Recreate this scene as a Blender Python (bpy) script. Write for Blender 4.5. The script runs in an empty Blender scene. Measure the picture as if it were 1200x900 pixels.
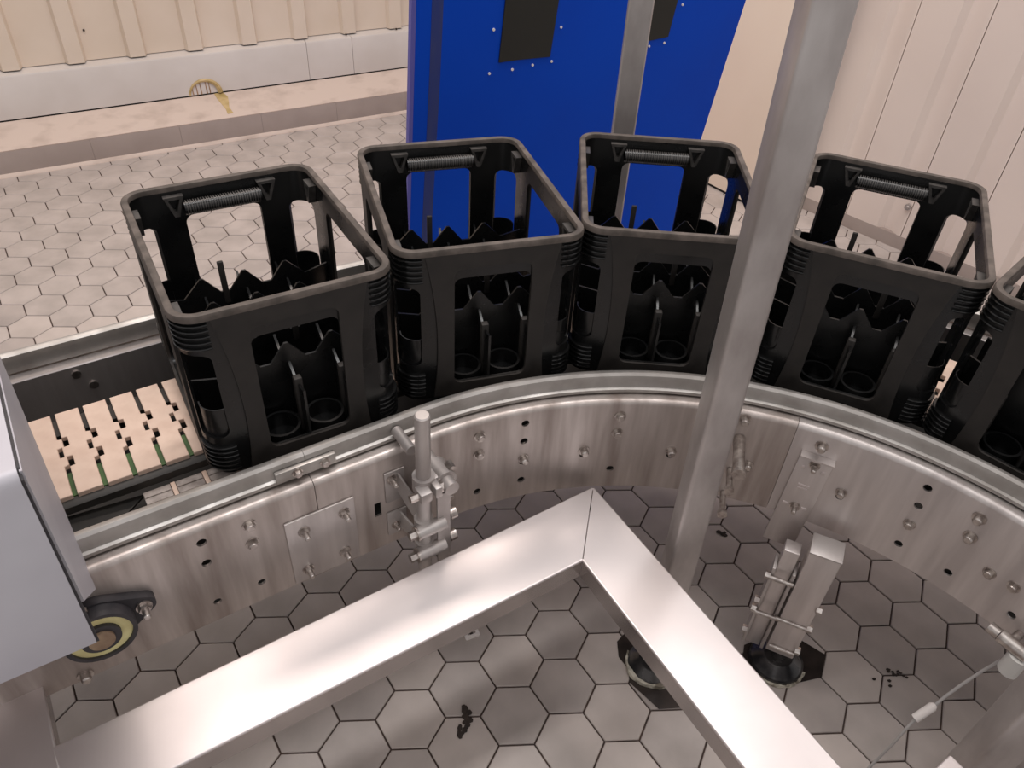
import bpy, bmesh, math, random
from mathutils import Vector, Matrix
random.seed(7)
SC = bpy.context.scene
COL = SC.collection
PI = math.pi

# ------------------------------------------------------------------ camera
F_PX = 907.714
cam_d = bpy.data.cameras.new('camera')
cam_d.sensor_fit = 'HORIZONTAL'
cam_d.sensor_width = 36.0
cam_d.lens = F_PX / 1200.0 * 36.0
cam_d.clip_start = 0.02
cam = bpy.data.objects.new('camera', cam_d)
COL.objects.link(cam)
cam.location = (-0.02290382, -0.80784321, 1.47336059)
cam.rotation_euler = (0.87647863, -0.04999102, -0.06044902)
SC.camera = cam

# ------------------------------------------------------------------ world, lamps, exposure
world = bpy.data.worlds.new('world')
SC.world = world
world.use_nodes = True
wn = world.node_tree.nodes
wn['Background'].inputs[0].default_value = (0.93, 0.895, 0.89, 1)
wn['Background'].inputs[1].default_value = 0.56


def area(name, loc, rot, sx, sy, power, color):
    d = bpy.data.lights.new(name, 'AREA')
    d.shape = 'RECTANGLE'
    d.size, d.size_y = sx, sy
    d.energy = power
    d.color = color
    o = bpy.data.objects.new(name, d)
    COL.objects.link(o)
    o.location = loc
    o.rotation_euler = rot
    return o


area('tube_lamp_back', (-0.6, 1.5, 3.4), (0, 0, math.radians(28)), 2.6, 0.35, 41, (1.0, 0.86, 0.775))
area('tube_lamp_right', (1.7, 0.2, 3.3), (0, 0, math.radians(118)), 2.4, 0.35, 18, (1.0, 0.92, 0.88))
area('tube_lamp_front', (0.1, 0.45, 3.3), (0, 0, math.radians(28)), 2.6, 0.35, 34, (1.0, 0.98, 0.97))

area('front_fill', (0.9, -1.9, 3.2), (0, 0, math.radians(28)), 2.6, 0.35, 11, (1.0, 0.97, 0.97))  # unseen fill light, added to brighten the side plate and crate fronts

vs = SC.view_settings
vs.view_transform = 'Standard'
vs.look = 'None'
vs.gamma = 1.0
vs.use_curve_mapping = False
vs.exposure = 0.0


# ------------------------------------------------------------------ materials
def srgb(r, g, b):
    def f(c):
        c /= 255.0
        return c / 12.92 if c <= 0.04045 else ((c + 0.055) / 1.055) ** 2.4
    return (f(r), f(g), f(b), 1)


def material(name, c1, c2=None, rough=0.5, metal=0.0, scale=20.0, rough2=None, bump=0.0, stretch=(1, 1, 1), detail=4.0, lo=0.35, hi=0.65, spec=0.5, bscale=None):
    m = bpy.data.materials.new(name)
    m.use_nodes = True
    nt = m.node_tree
    b = nt.nodes['Principled BSDF']
    b.inputs['Metallic'].default_value = metal
    b.inputs['Roughness'].default_value = rough
    b.inputs['Specular IOR Level'].default_value = spec
    b.inputs['Base Color'].default_value = c1
    tc = nt.nodes.new('ShaderNodeTexCoord')
    mp = nt.nodes.new('ShaderNodeMapping')
    mp.inputs['Scale'].default_value = stretch
    nt.links.new(tc.outputs['Object'], mp.inputs[0])
    nz = nt.nodes.new('ShaderNodeTexNoise')
    nz.inputs['Scale'].default_value = scale
    nz.inputs['Detail'].default_value = detail
    nt.links.new(mp.outputs[0], nz.inputs['Vector'])
    if c2 is not None:
        cr = nt.nodes.new('ShaderNodeValToRGB')
        cr.color_ramp.elements[0].position = lo
        cr.color_ramp.elements[0].color = c1
        cr.color_ramp.elements[1].position = hi
        cr.color_ramp.elements[1].color = c2
        nt.links.new(nz.outputs[0], cr.inputs[0])
        nt.links.new(cr.outputs[0], b.inputs['Base Color'])
    if rough2 is not None:
        mr = nt.nodes.new('ShaderNodeMapRange')
        mr.inputs[1].default_value = lo
        mr.inputs[2].default_value = hi
        mr.inputs[3].default_value = rough
        mr.inputs[4].default_value = rough2
        nt.links.new(nz.outputs[0], mr.inputs[0])
        nt.links.new(mr.outputs[0], b.inputs['Roughness'])
    if bump:
        bp = nt.nodes.new('ShaderNodeBump')
        bp.inputs['Strength'].default_value = bump
        bp.inputs['Distance'].default_value = 0.002
        if bscale:
            n2 = nt.nodes.new('ShaderNodeTexNoise')
            n2.inputs['Scale'].default_value = bscale
            nt.links.new(mp.outputs[0], n2.inputs['Vector'])
            nt.links.new(n2.outputs[0], bp.inputs['Height'])
        else:
            nt.links.new(nz.outputs[0], bp.inputs['Height'])
        nt.links.new(bp.outputs[0], b.inputs['Normal'])
    return m


M = {}
M['tile'] = material('floor_tile', srgb(194, 183, 177), srgb(174, 164, 158), 0.42, 0, 9, 0.55, 0.06, detail=6)
M['tile_b'] = material('floor_tile_dark', srgb(186, 175, 169), srgb(164, 154, 149), 0.42, 0, 7, 0.55, 0.06, detail=6)
M['tile_c'] = material('floor_tile_pale', srgb(202, 190, 183), srgb(184, 173, 166), 0.45, 0, 8, 0.55, 0.06, detail=6)
M['grout'] = material('grout', srgb(84, 66, 58), srgb(62, 50, 46), 0.8, 0, 30)
M['steel'] = material('brushed_steel', srgb(214, 207, 204), srgb(190, 182, 179), 0.36, 0.8, 5, 0.48, 0.04, stretch=(6, 6, 0.6))
M['steel_stain'] = material('stained_steel', srgb(208, 199, 194), srgb(150, 137, 130), 0.38, 0.8, 6, 0.55, 0.05, stretch=(5, 5, 0.5), lo=0.3, hi=0.75, detail=8)
M['steel_bright'] = material('smooth_steel', srgb(222, 214, 213), srgb(210, 202, 201), 0.40, 0.9, 4, 0.46, 0.03, detail=6)
M['steel_cover'] = material('cover_steel', srgb(200, 198, 204), srgb(184, 181, 188), 0.5, 0.45, 4, 0.58, 0.02)
M['galv'] = material('galvanised_steel', srgb(200, 194, 191), srgb(168, 160, 157), 0.42, 0.75, 14, 0.55, 0.04, stretch=(1, 1, 0.4), detail=6)
M['rail'] = material('guide_rail_metal', srgb(182, 178, 174), srgb(158, 153, 148), 0.40, 0.7, 18, 0.5, 0.02)
M['bolt'] = material('bolt_steel', srgb(205, 198, 192), srgb(160, 150, 145), 0.28, 0.95, 90)
M['hole'] = material('dark_gap', srgb(30, 26, 25), None, 0.9)
M['black'] = material('black_plastic', (0.0050, 0.0052, 0.0055, 1), (0.0085, 0.0083, 0.0082, 1), 0.22, 0, 14, 0.36, 0.0, spec=0.5)
M['black_matte'] = material('scuffed_black_plastic', (0.0190, 0.0165, 0.0150, 1), (0.0290, 0.0250, 0.0225, 1), 0.55, 0, 35, 0.65, 0.05, detail=8, spec=0.35)
M['black_worn'] = material('worn_rim_plastic', (0.070, 0.058, 0.050, 1), (0.140, 0.115, 0.100, 1), 0.6, 0, 40, 0.7, 0.15, detail=8, spec=0.3)
M['boss'] = material('boss_and_fin_highlight', (0.035, 0.032, 0.030, 1), (0.07, 0.064, 0.06, 1), 0.4, 0, 60)  # grey lifts the dim bosses and paints highlights on the grip fins
M['rib'] = material('ribbed_black_plastic', (0.006, 0.006, 0.006, 1), (0.012, 0.012, 0.012, 1), 0.16, 0, 60)
M['chain'] = material('beige_chain_plastic', srgb(226, 200, 182), srgb(214, 186, 168), 0.42, 0, 30, 0.5, 0.02)
M['chain_grey'] = material('grey_chain_plastic', srgb(176, 166, 160), srgb(140, 130, 124), 0.5, 0, 60, 0.6)
M['green'] = material('green_wear_strip', srgb(70, 104, 52), srgb(52, 84, 42), 0.45, 0, 20)
M['dark'] = material('dark_guide', srgb(52, 48, 44), srgb(38, 36, 34), 0.55, 0, 20)
M['blue'] = material('blue_panel', srgb(0, 66, 186), srgb(2, 70, 192), 0.5, 0, 3, 0.6, 0.02, detail=3, spec=0.12)
M['blue_edge'] = material('blue_panel_edge', srgb(92, 90, 170), None, 0.5)
M['black_plate'] = material('black_textured_plate', srgb(24, 24, 20), srgb(34, 34, 28), 0.6, 0, 60, 0.7, 0.05, stretch=(4, 4, 0.3))
M['smudge'] = material('dark_smudge', srgb(26, 48, 118), srgb(44, 56, 112), 0.55, 0, 8, stretch=(6, 6, 0.6))
M['wall'] = material('cream_wall', srgb(224, 209, 193), srgb(216, 200, 182), 0.5, 0, 3, 0.55, 0.02)
M['wall_r'] = material('white_wall', srgb(226, 212, 203), srgb(220, 205, 196), 0.48, 0, 2, 0.55, 0.01)
M['door'] = material('white_door', srgb(238, 220, 202), srgb(234, 214, 196), 0.45, 0, 2, 0.5, 0.01)
M['plinth'] = material('pale_grey_plinth', srgb(212, 205, 200), srgb(202, 194, 188), 0.5, 0, 4, 0.6, 0.02)
M['kerb'] = material('worn_kerb', srgb(210, 192, 180), srgb(182, 164, 152), 0.6, 0, 9, 0.7, 0.08, stretch=(1, 1, 3), lo=0.5, hi=0.78, detail=8)
M['skirting'] = material('grey_skirting', srgb(164, 150, 143), srgb(154, 140, 133), 0.5, 0, 6, 0.6, 0.02)
M['stain'] = material('dried_yellow_stain', srgb(172, 148, 92), srgb(204, 178, 132), 0.6, 0, 30)
M['drip'] = material('brown_drip', srgb(140, 104, 72), srgb(170, 136, 104), 0.6, 0, 40)
M['bearing'] = material('black_bearing_housing', srgb(44, 42, 46), srgb(62, 58, 60), 0.5, 0, 40, 0.6, 0.05)
M['cream_ring'] = material('cream_bearing_cap', srgb(226, 216, 160), srgb(206, 192, 136), 0.45, 0, 30)
M['ring_dirty'] = material('worn_pale_ring', srgb(206, 200, 184), srgb(120, 112, 98), 0.5, 0, 60, lo=0.4, hi=0.6)
M['shaft'] = material('worn_shaft', srgb(178, 156, 128), srgb(136, 112, 92), 0.45, 0.4, 25)
M['wet'] = material('wet_dark_patch', srgb(46, 40, 38), srgb(66, 58, 54), 0.18, 0, 20)
M['dirt'] = material('black_dirt', srgb(40, 32, 28), srgb(60, 50, 44), 0.85, 0, 60, bump=0.3)
M['white_plastic'] = material('white_plastic', srgb(236, 230, 226), srgb(222, 214, 210), 0.4, 0, 20)
M['cable'] = material('grey_cable', srgb(170, 166, 164), None, 0.35)
M['frosted'] = material('milky_plastic', srgb(204, 202, 198), None, 0.35)
M['beam_side'] = material('beam_side_steel', srgb(190, 184, 182), srgb(176, 170, 168), 0.16, 0.95, 5, 0.24)
M['foot'] = material('wet_black_foot', srgb(40, 40, 42), srgb(92, 88, 86), 0.2, 0.3, 16, 0.35)


# ------------------------------------------------------------------ mesh builder
class MB:
    def __init__(self):
        self.v, self.f, self.s = [], [], []

    def add(self, verts, faces, smooth=False, mat=None):
        n = len(self.v)
        for p in verts:
            p = Vector(p)
            self.v.append(tuple(mat @ p if mat else p))
        for fc in faces:
            self.f.append(tuple(i + n for i in fc))
            self.s.append(smooth)
        return self

    def box(self, lo, hi, mat=None):
        x0, y0, z0 = lo
        x1, y1, z1 = hi
        v = [(x0, y0, z0), (x1, y0, z0), (x1, y1, z0), (x0, y1, z0), (x0, y0, z1), (x1, y0, z1), (x1, y1, z1), (x0, y1, z1)]
        return self.add(v, [(0, 3, 2, 1), (4, 5, 6, 7), (0, 1, 5, 4), (1, 2, 6, 5), (2, 3, 7, 6), (3, 0, 4, 7)], False, mat)

    def cbox(self, lo, hi, c, mat=None):
        """box with chamfered vertical and horizontal edges (simple bevel)"""
        bm = bmesh.new()
        bmesh.ops.create_cube(bm, size=1)
        for v in bm.verts:
            v.co = Vector([lo[i] + (v.co[i] + 0.5) * (hi[i] - lo[i]) for i in range(3)])
        bmesh.ops.bevel(bm, geom=bm.edges[:], offset=c, segments=2, profile=0.5, affect='EDGES')
        self.bm(bm, mat)
        return self

    def bm(self, bm, mat=None, smooth=False):
        bm.verts.index_update()
        self.add([v.co.copy() for v in bm.verts], [[v.index for v in f.verts] for f in bm.faces], smooth, mat)
        bm.free()

    def prism(self, poly, z0, z1, mat=None, smooth=False):
        n = len(poly)
        v = [(p[0], p[1], z0) for p in poly] + [(p[0], p[1], z1) for p in poly]
        f = [tuple(reversed(range(n))), tuple(range(n, 2 * n))]
        self.add(v, f, False, mat)
        self.add(v, [(i, (i + 1) % n, n + (i + 1) % n, n + i) for i in range(n)], smooth, mat)
        return self

    def ring(self, outer, inner, z0, z1, mat=None, smooth=True):
        n = len(outer)
        v = [(p[0], p[1], z0) for p in outer] + [(p[0], p[1], z1) for p in outer] + [(p[0], p[1], z0) for p in inner] + [(p[0], p[1], z1) for p in inner]
        f = []
        for i in range(n):
            j = (i + 1) % n
            f += [(i, j, n + j, n + i), (2 * n + j, 2 * n + i, 3 * n + i, 3 * n + j), (n + i, n + j, 3 * n + j, 3 * n + i), (j, i, 2 * n + i, 2 * n + j)]
        return self.add(v, f, smooth, mat)

    def cyl(self, p0, p1, r, n=16, r2=None, mat=None, cap=True):
        p0, p1 = Vector(p0), Vector(p1)
        d = (p1 - p0).normalized()
        a = d.orthogonal().normalized()
        b = d.cross(a)
        r2 = r if r2 is None else r2
        v = []
        for (c, rr) in ((p0, r), (p1, r2)):
            for i in range(n):
                t = 2 * PI * i / n
                v.append(c + (a * math.cos(t) + b * math.sin(t)) * rr)
        self.add(v, [(i, (i + 1) % n, n + (i + 1) % n, n + i) for i in range(n)], n > 8, mat)
        if cap:
            self.add(v, [tuple(reversed(range(n))), tuple(range(n, 2 * n))], False, mat)
        return self

    def tube(self, pts, r, n=10, closed=False):
        pts = [Vector(p) for p in pts]
        m = len(pts)
        v = []
        a = None
        for k, p in enumerate(pts):
            q0 = pts[k - 1] if (k or closed) else p
            q1 = pts[(k + 1) % m] if (k < m - 1 or closed) else p
            d = (q1 - q0).normalized()
            if a is None:
                a = d.orthogonal().normalized()
            else:
                a = (a - d * a.dot(d)).normalized()
            b = d.cross(a)
            rr = r[k] if isinstance(r, (list, tuple)) else r
            for i in range(n):
                t = 2 * PI * i / n
                v.append(p + (a * math.cos(t) + b * math.sin(t)) * rr)
        f = []
        for k in range(m if closed else m - 1):
            for i in range(n):
                f.append((k * n + i, k * n + (i + 1) % n, ((k + 1) % m) * n + (i + 1) % n, ((k + 1) % m) * n + i))
        self.add(v, f, True)
        if not closed:
            self.add(v, [tuple(reversed(range(n))), tuple(range((m - 1) * n, m * n))])
        return self

    def sweep(self, sect, stations, fn, smooth=True):
        """sect: closed polygon of (off, z); stations: list of s; fn(s, off, z) -> point"""
        n = len(sect)
        v = [fn(s, o, z) for s in stations for (o, z) in sect]
        f = []
        for k in range(len(stations) - 1):
            for i in range(n):
                f.append((k * n + i, (k + 1) * n + i, (k + 1) * n + (i + 1) % n, k * n + (i + 1) % n))
        self.add(v, f, smooth)
        self.add(v, [tuple(range(n)), tuple(reversed(range((len(stations) - 1) * n, len(stations) * n)))])
        return self

    def mesh(self, name, mat, recalc=True):
        me = bpy.data.meshes.new(name)
        me.from_pydata(self.v, [], self.f)
        me.polygons.foreach_set('use_smooth', self.s)
        if recalc:
            bm = bmesh.new()
            bm.from_mesh(me)
            bmesh.ops.remove_doubles(bm, verts=bm.verts[:], dist=1e-6)
            bmesh.ops.recalc_face_normals(bm, faces=bm.faces[:])
            bm.to_mesh(me)
            bm.free()
        me.set_sharp_from_angle(angle=math.radians(35))
        if mat is not None:
            me.materials.append(M[mat] if isinstance(mat, str) else mat)
        me.update()
        return me

    def build(self, name, mat, parent=None):
        o = bpy.data.objects.new(name, self.mesh(name, mat))
        COL.objects.link(o)
        if parent is not None:
            o.parent = parent
        return o


def inst(name, me, parent=None, mat=None):
    o = bpy.data.objects.new(name, me)
    COL.objects.link(o)
    if parent is not None:
        o.parent = parent
    if mat is not None:
        o.matrix_local = mat
    return o


def thing(name, label, cat, loc=(0, 0, 0), rz=0.0, group=None):
    o = bpy.data.objects.new(name, None)
    o.empty_display_size = 0.05
    COL.objects.link(o)
    o.location = loc
    o.rotation_euler = (0, 0, rz)
    o['label'] = label
    o['category'] = cat
    if group:
        o['group'] = group
    return o


def tag(o, label, cat, group=None):
    o['label'] = label
    o['category'] = cat
    if group:
        o['group'] = group
    return o


def structure(o, label=None):
    o['kind'] = 'structure'
    if label:
        o['label'] = label
        o['category'] = 'setting'
    return o


def boolean(o, cutter_mb):
    cm = cutter_mb.mesh('cut', None)
    c = bpy.data.objects.new('cut', cm)
    COL.objects.link(c)
    md = o.modifiers.new('b', 'BOOLEAN')
    md.operation = 'DIFFERENCE'
    md.solver = 'EXACT'
    md.use_self = True
    md.object = c
    dg = bpy.context.evaluated_depsgraph_get()
    dg.update()
    me = bpy.data.meshes.new_from_object(o.evaluated_get(dg))
    o.modifiers.clear()
    o.data = me
    bpy.data.objects.remove(c)
    me.set_sharp_from_angle(angle=math.radians(35))
    return o


def rr(hx, hy, r, n=8):
    pts = []
    for (cx, cy, a0) in ((hx - r, hy - r, 0), (-hx + r, hy - r, 90), (-hx + r, -hy + r, 180), (hx - r, -hy + r, 270)):
        for i in range(n + 1):
            t = math.radians(a0 + 90 * i / n)
            pts.append((cx + r * math.cos(t), cy + r * math.sin(t)))
    return pts


def frame(origin, x, y, z):
    x, y, z = Vector(x), Vector(y), Vector(z)
    m = Matrix.Identity(4)
    for i in range(3):
        m[i][0], m[i][1], m[i][2], m[i][3] = x[i], y[i], z[i], origin[i]
    return m


# ------------------------------------------------------------------ floor of hexagonal tiles
S = 0.068
floor_mb = MB()
floor_mb.box((-3.2, -1.6, -0.06), (3.4, 4.2, -0.0045))
floor = floor_mb.build('floor', 'grout')
structure(floor)

cam_m = cam.rotation_euler.to_matrix()


def to_px(p):
    q = cam_m.transposed() @ (Vector(p) - cam.location)
    if q.z > -0.05:
        return None
    return (600 + F_PX * q.x / -q.z, 450 - F_PX * q.y / -q.z, -q.z)


def hexpts(r):
    return [(r * math.cos(math.radians(60 * i)), r * math.sin(math.radians(60 * i))) for i in range(6)]


def tile_mb(mb, cx, cy, dz=0.0):
    R0 = S - 0.0019
    R1 = R0 - 0.0016
    a, b = hexpts(R0), hexpts(R1)
    v = [(cx + p[0], cy + p[1], -0.012) for p in a] + [(cx + p[0], cy + p[1], dz - 0.0016) for p in a] + [(cx + p[0], cy + p[1], dz) for p in b]
    f = [(12, 13, 14, 15, 16, 17)]
    for i in range(6):
        j = (i + 1) % 6
        f += [(i, j, 6 + j, 6 + i), (6 + i, 6 + j, 12 + j, 12 + i)]
    mb.add(v, f)


tile_meshes = []
for mt in ('tile', 'tile_b', 'tile_c'):
    t = MB()
    tile_mb(t, 0, 0)
    tile_meshes.append(t.mesh('tile', mt))


# rough areas where other things hide the floor from the photograph's viewpoint
def hidden(px, py):
    if py < 300 and 482 < px < 822 and not (py > 210 and px > 800):
        return True
    return False


W_AZ = math.radians(27.4)
WD = Vector((math.cos(W_AZ), math.sin(W_AZ), 0))
WN = Vector((-math.sin(W_AZ), math.cos(W_AZ), 0))
W0 = Vector((-1.849, 2.26, 0)).dot(WN)
R_AZ = math.radians(-51)
RD = Vector((math.cos(R_AZ), math.sin(R_AZ), 0))
RN = Vector((-RD.y, RD.x, 0))
RP = Vector((1.55, 2.03, 0))
R0W = RP.dot(RN)

cells = []
for i in range(-32, 34):
    for j in range(-45, 55):
        cx, cy = 1.5 * i * S, math.sqrt(3) * (j + 0.5 * i) * S
        P = Vector((cx, cy, 0))
        if P.dot(WN) > W0 + 0.07 or P.dot(RN) > R0W + 0.10 or cy < -1.4 or cx < -3 or cx > 3.1:
            continue
        q = to_px((cx, cy, 0))
        seen = q is not None and -12 < q[0] < 1212 and -10 < q[1] < 912 and not hidden(q[0], q[1])
        cells.append((0 if seen else 1, q[2] if q else 99, cx, cy))
cells.sort()
rest = MB()
for k, (hid, dist, cx, cy) in enumerate(cells):
    dz = random.uniform(-0.0006, 0.0)
    if k < 300 and not hid:
        o = inst('tile', random.choice(tile_meshes), floor)
        o.location = (cx, cy, dz)
    else:
        tile_mb(rest, cx, cy, dz)
ro = rest.build('tiles', 'tile', floor)
ro['kind'] = 'stuff'


# ------------------------------------------------------------------ left wall: skirting, kerb, plinth, ribbed cladding
def LW(a, off, z):
    p = WD * a + WN * (W0 + off)
    return (p.x, p.y, z)


A0, A1 = -2.4, 2.35
wall = MB()
wall.sweep([(0.215, 0), (0.215, 2.3), (0.32, 2.3), (0.32, 0)], [A0, A1], LW, False)
wall_left = wall.build('wall_left', 'wall')
structure(wall_left)
sk = MB()
a = A0
sk_len = 0.36
base = MB().sweep([(0.006, 0), (0.006, 0.108), (0.05, 0.108), (0.05, 0)], [A0, A1], LW, False).build('baseboard_left', 'kerb')
structure(base)
while a < A1 - 0.01:
    MB().sweep([(0, 0.004), (0, 0.100), (0.004, 0.106), (0.02, 0.106), (0.02, 0.004)], [a + 0.0004, min(a + sk_len, A1) - 0.0004], LW, False).build('skirting_tile', 'skirting', base)
    a += sk_len
MB().sweep([(-0.012, 0), (-0.010, 0.006), (0.0, 0.014), (0.0, 0)], [A0, A1], LW, False).build('sealing_bead', 'kerb', base)
kerb = MB().sweep([(0.0, 0.106), (0.02, 0.118), (0.150, 0.166), (0.152, 0.160), (0.2, 0.14), (0.2, 0.06), (0.02, 0.06)], [A0, A1], LW, False).build('trim_1', 'kerb')
structure(kerb)
trim2 = MB().sweep([(0.158, 0.14), (0.158, 0.334), (0.21, 0.340), (0.22, 0.14)], [A0, A1], LW, False).build('trim_2', 'hole')
structure(trim2)
for (b0, b1) in ((A0, -0.9), (-0.9, 0.775), (0.775, 1.0), (1.0, A1)):
    MB().sweep([(0.150, 0.172), (0.150, 0.334), (0.154, 0.342), (0.213, 0.350), (0.213, 0.172)], [b0 + 0.001, b1 - 0.001], LW, False).build('plinth_panel', 'plinth', trim2)
# seams measured along the wall: ribs every 0.24 m
PITCH = 0.239
seam0 = -0.39
k = -9
while True:
    s0 = seam0 + PITCH * k
    k += 1
    if s0 > A1 - 0.05:
        break
    if s0 < A0:
        continue
    # profile across: broad flat, then raised rib ending in a sharp fold at the seam
    prof = [(0.000, 0.205), (0.158, 0.203), (0.168, 0.178), (0.228, 0.176), (0.239, 0.205), (0.239, 0.209), (0.226, 0.180), (0.170, 0.182), (0.160, 0.207), (0.000, 0.209)]
    z0, z1 = 0.352, 2.25
    n = len(prof)
    v = [LW(s0 + p[0], p[1], z) for z in (z0, z1) for p in prof]
    p_ = MB()
    p_.add(v, [(i, (i + 1) % n, n + (i + 1) % n, n + i) for i in range(n)])
    p_.build('cladding_panel', 'wall', wall_left)
# dirt line below the cladding, small screws
for (aa, zz, of) in ((0.98, 0.352, 0.17), (1.24, 0.352, 0.17), (1.43, 0.352, 0.17), (1.42, 0.375, 0.175), (-0.13, 0.47, 0.203)):
    c = Vector(LW(aa, of, zz))
    MB().cyl(c, c - WN * 0.004, 0.0045, 10).build('screw', 'dirt', wall_left)
# dried stain on the kerb: an arch with runs and a thick tail
st = MB()
pts = []
for i in range(13):
    t = math.radians(180 - 15 * i)
    pts.append((0.285 + 0.066 * math.cos(t), 0.172 + 0.060 * math.sin(t) * 1.0))
arc = [Vector(LW(a_, 0.1485, z_)) for a_, z_ in pts]
st.tube([p for p in arc], [0.004 + 0.008 * i / 12 for i in range(13)], 6)
for p in st.v[:]:
    pass
st.build('dried_stain', 'stain', trim2)
dr = MB()
for q_ in (0.232, 0.250, 0.268, 0.292, 0.306):
    h_ = 0.172 + 0.9 * math.sqrt(max(0, 0.064 ** 2 - (q_ - 0.285) ** 2))
    dr.tube([LW(q_, 0.1495, h_), LW(q_ + 0.002, 0.1495, 0.172)], [0.0018, 0.0026], 6)
dr.build('drip_mark', 'drip', trim2)
tl = MB()
tail = [(0.0, 0.322), (0.0, 0.362), (0.03, 0.374), (0.065, 0.368), (0.10, 0.358), (0.142, 0.364), (0.142, 0.338), (0.11, 0.340), (0.07, 0.332), (0.03, 0.324)]
# the tail lies on the sloped kerb face
tp = []
for (d_, a_) in tail:
    off = 0.150 - d_ * 0.93
    z_ = 0.118 + (off - 0.02) / 0.13 * 0.048
    tp.append((a_, off, z_))
n = len(tp)
v = [LW(a_, o_, z_ + 0.0012) for a_, o_, z_ in tp] + [LW(a_, o_, z_ - 0.001) for a_, o_, z_ in tp]
tl.add(v, [tuple(range(n)), tuple(reversed(range(n, 2 * n)))] + [(i, (i + 1) % n, n + (i + 1) % n, n + i) for i in range(n)])
tl.build('dried_stain', 'stain', kerb)


# ------------------------------------------------------------------ right wall panels and sliding door
def RW(a, off, z):
    p = RP + RD * a + RN * off
    return (p.x, p.y, z)


wr = MB().sweep([(0.026, 0.0), (0.026, 2.3), (0.12, 2.3), (0.12, 0.0)], [-0.9, 1.7], RW, False).build('wall_right', 'wall_r')
structure(wr)
ps = -0.9 + 0.0
seam = 0.06
edges = [seam + 0.236 * k for k in range(-5, 7)]
for s0 in edges:
    # broad shallow panel with a soft recessed band beside each joint
    prof = [(0.0015, 0.0), (0.135, 0.0), (0.158, 0.020), (0.182, 0.020), (0.222, 0.0), (0.2345, 0.0), (0.2345, 0.026), (0.0015, 0.026)]
    v = [RW(s0 + p[0], p[1], z) for z in (0.05, 2.25) for p in prof]
    n = len(prof)
    m_ = MB()
    m_.add(v, [(i, (i + 1) % n, n + (i + 1) % n, n + i) for i in range(n)] + [tuple(range(n)), tuple(reversed(range(n, 2 * n)))])
    m_.build('wall_panel', 'wall_r', wr)
bb = MB().sweep([(-0.006, 0.0), (-0.006, 0.018), (0.0, 0.050), (0.026, 0.050), (0.026, 0.0)], [-0.9, 1.7], RW, False).build('baseboard_right', 'skirting')
structure(bb)
c = Vector(RW(0.282, 0, 0.173))
MB().cyl(c, c - RN * 0.012, 0.012, 16).cyl(c - RN * 0.012, c - RN * 0.018, 0.008, 16, 0.005).build('screw_cap', 'galv', wr)
# flat white door leaf, proud of the wall
D_AZ = math.radians(-57)
DD = Vector((math.cos(D_AZ), math.sin(D_AZ), 0))
DN = Vector((-DD.y, DD.x, 0))
DP = Vector((1.10, 2.342, 0))


def DW(a, off, z):
    p = DP + DD * a + DN * off
    return (p.x, p.y, z)


door = MB().sweep([(0, 0.012), (0, 2.2), (0.05, 2.2), (0.05, 0.012)], [-0.75, 0.33], DW, False).build('door_1', 'door')
structure(door)
MB().sweep([(0.004, 0.001), (0.004, 0.012), (0.045, 0.012), (0.045, 0.001)], [-0.75, 0.33], DW, False).build('door_gap_shade', 'hole', door)  # black strip painting the shadow gap under the door leaf

# ------------------------------------------------------------------ blue panel with bolted black plates
bn_v = Vector((-0.0612, 0.1249, -0.9903)).normalized()
bn_h = Vector((0.8788, 0.4772, 0.0059)).normalized()
bn_n = bn_h.cross(bn_v).normalized()
BS = 0.843
P0 = Vector((-0.1482, 1.1974, 0.3325))
bp = thing('blue_panel', 'tall blue sheet panel with bolted black plates behind the crates', 'panel')


def BP(h, v, n):
    return P0 + bn_h * (h * BS) + bn_v * (v * BS) + bn_n * n


vbot = (P0.z - 0.004) / 0.9903 / BS


def quad_slab(hv, n0, n1):
    m = MB()
    k = len(hv)
    v = [BP(h, q, n0) for h, q in hv] + [BP(h, q, n1) for h, q in hv]
    m.add(v, [tuple(range(k)), tuple(reversed(range(k, 2 * k)))] + [(i, (i + 1) % k, k + (i + 1) % k, k + i) for i in range(k)])
    return m


# front face is the side facing the camera
sgn = -1
quad_slab([(0.006, -1.35), (1.303, -1.35), (1.306, vbot), (0.006, vbot)], 0, -sgn * 0.012).build('sheet', 'blue', bp)
quad_slab([(-0.008, -1.35), (0.006, -1.35), (0.006, vbot), (-0.006, vbot)], sgn * 0.001, -sgn * 0.014).build('edge_strip', 'blue_edge', bp)
quad_slab([(0.292, -1.2), (0.482, -1.2), (0.482, -0.591), (0.36, -0.597), (0.292, -0.5975)], 0, sgn * 0.003).build('black_plate', 'black_plate', bp)
quad_slab([(0.80, -1.2), (0.973, -1.2), (0.971, -0.597), (0.876, -0.592), (0.80, -0.590)], 0, sgn * 0.003).build('black_plate', 'black_plate', bp)
for (h, v) in ((0.262, -0.70), (0.262, -0.567), (0.345, -0.568), (0.42, -0.572), (0.492, -0.574), (0.508, -0.68), (0.262, -0.86), (0.512, -0.86),
               (0.895, -0.573), (0.962, -0.576), (1.0, -0.7)):
    c = BP(h, v, 0)
    MB().cyl(c, c + bn_n * sgn * 0.003, 0.0035, 8).build('screw', 'white_plastic', bp)
bpts = []
quad_slab([(0.05, -1.3), (0.085, -1.3), (0.092, -0.6), (0.088, vbot - 0.02), (0.05, vbot - 0.02), (0.056, -0.6)], 0, sgn * 0.0006).build('scuff_band', 'smudge', bp)

# ------------------------------------------------------------------ conveyor path
CC = Vector((0.287, -0.506, 0))
RAD = 0.708
AT = 2.085
U0 = Vector((math.cos(AT), math.sin(AT), 0))
T0 = Vector((math.sin(AT), -math.cos(AT), 0))      # travel direction at the tangent point (to the right)


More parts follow.
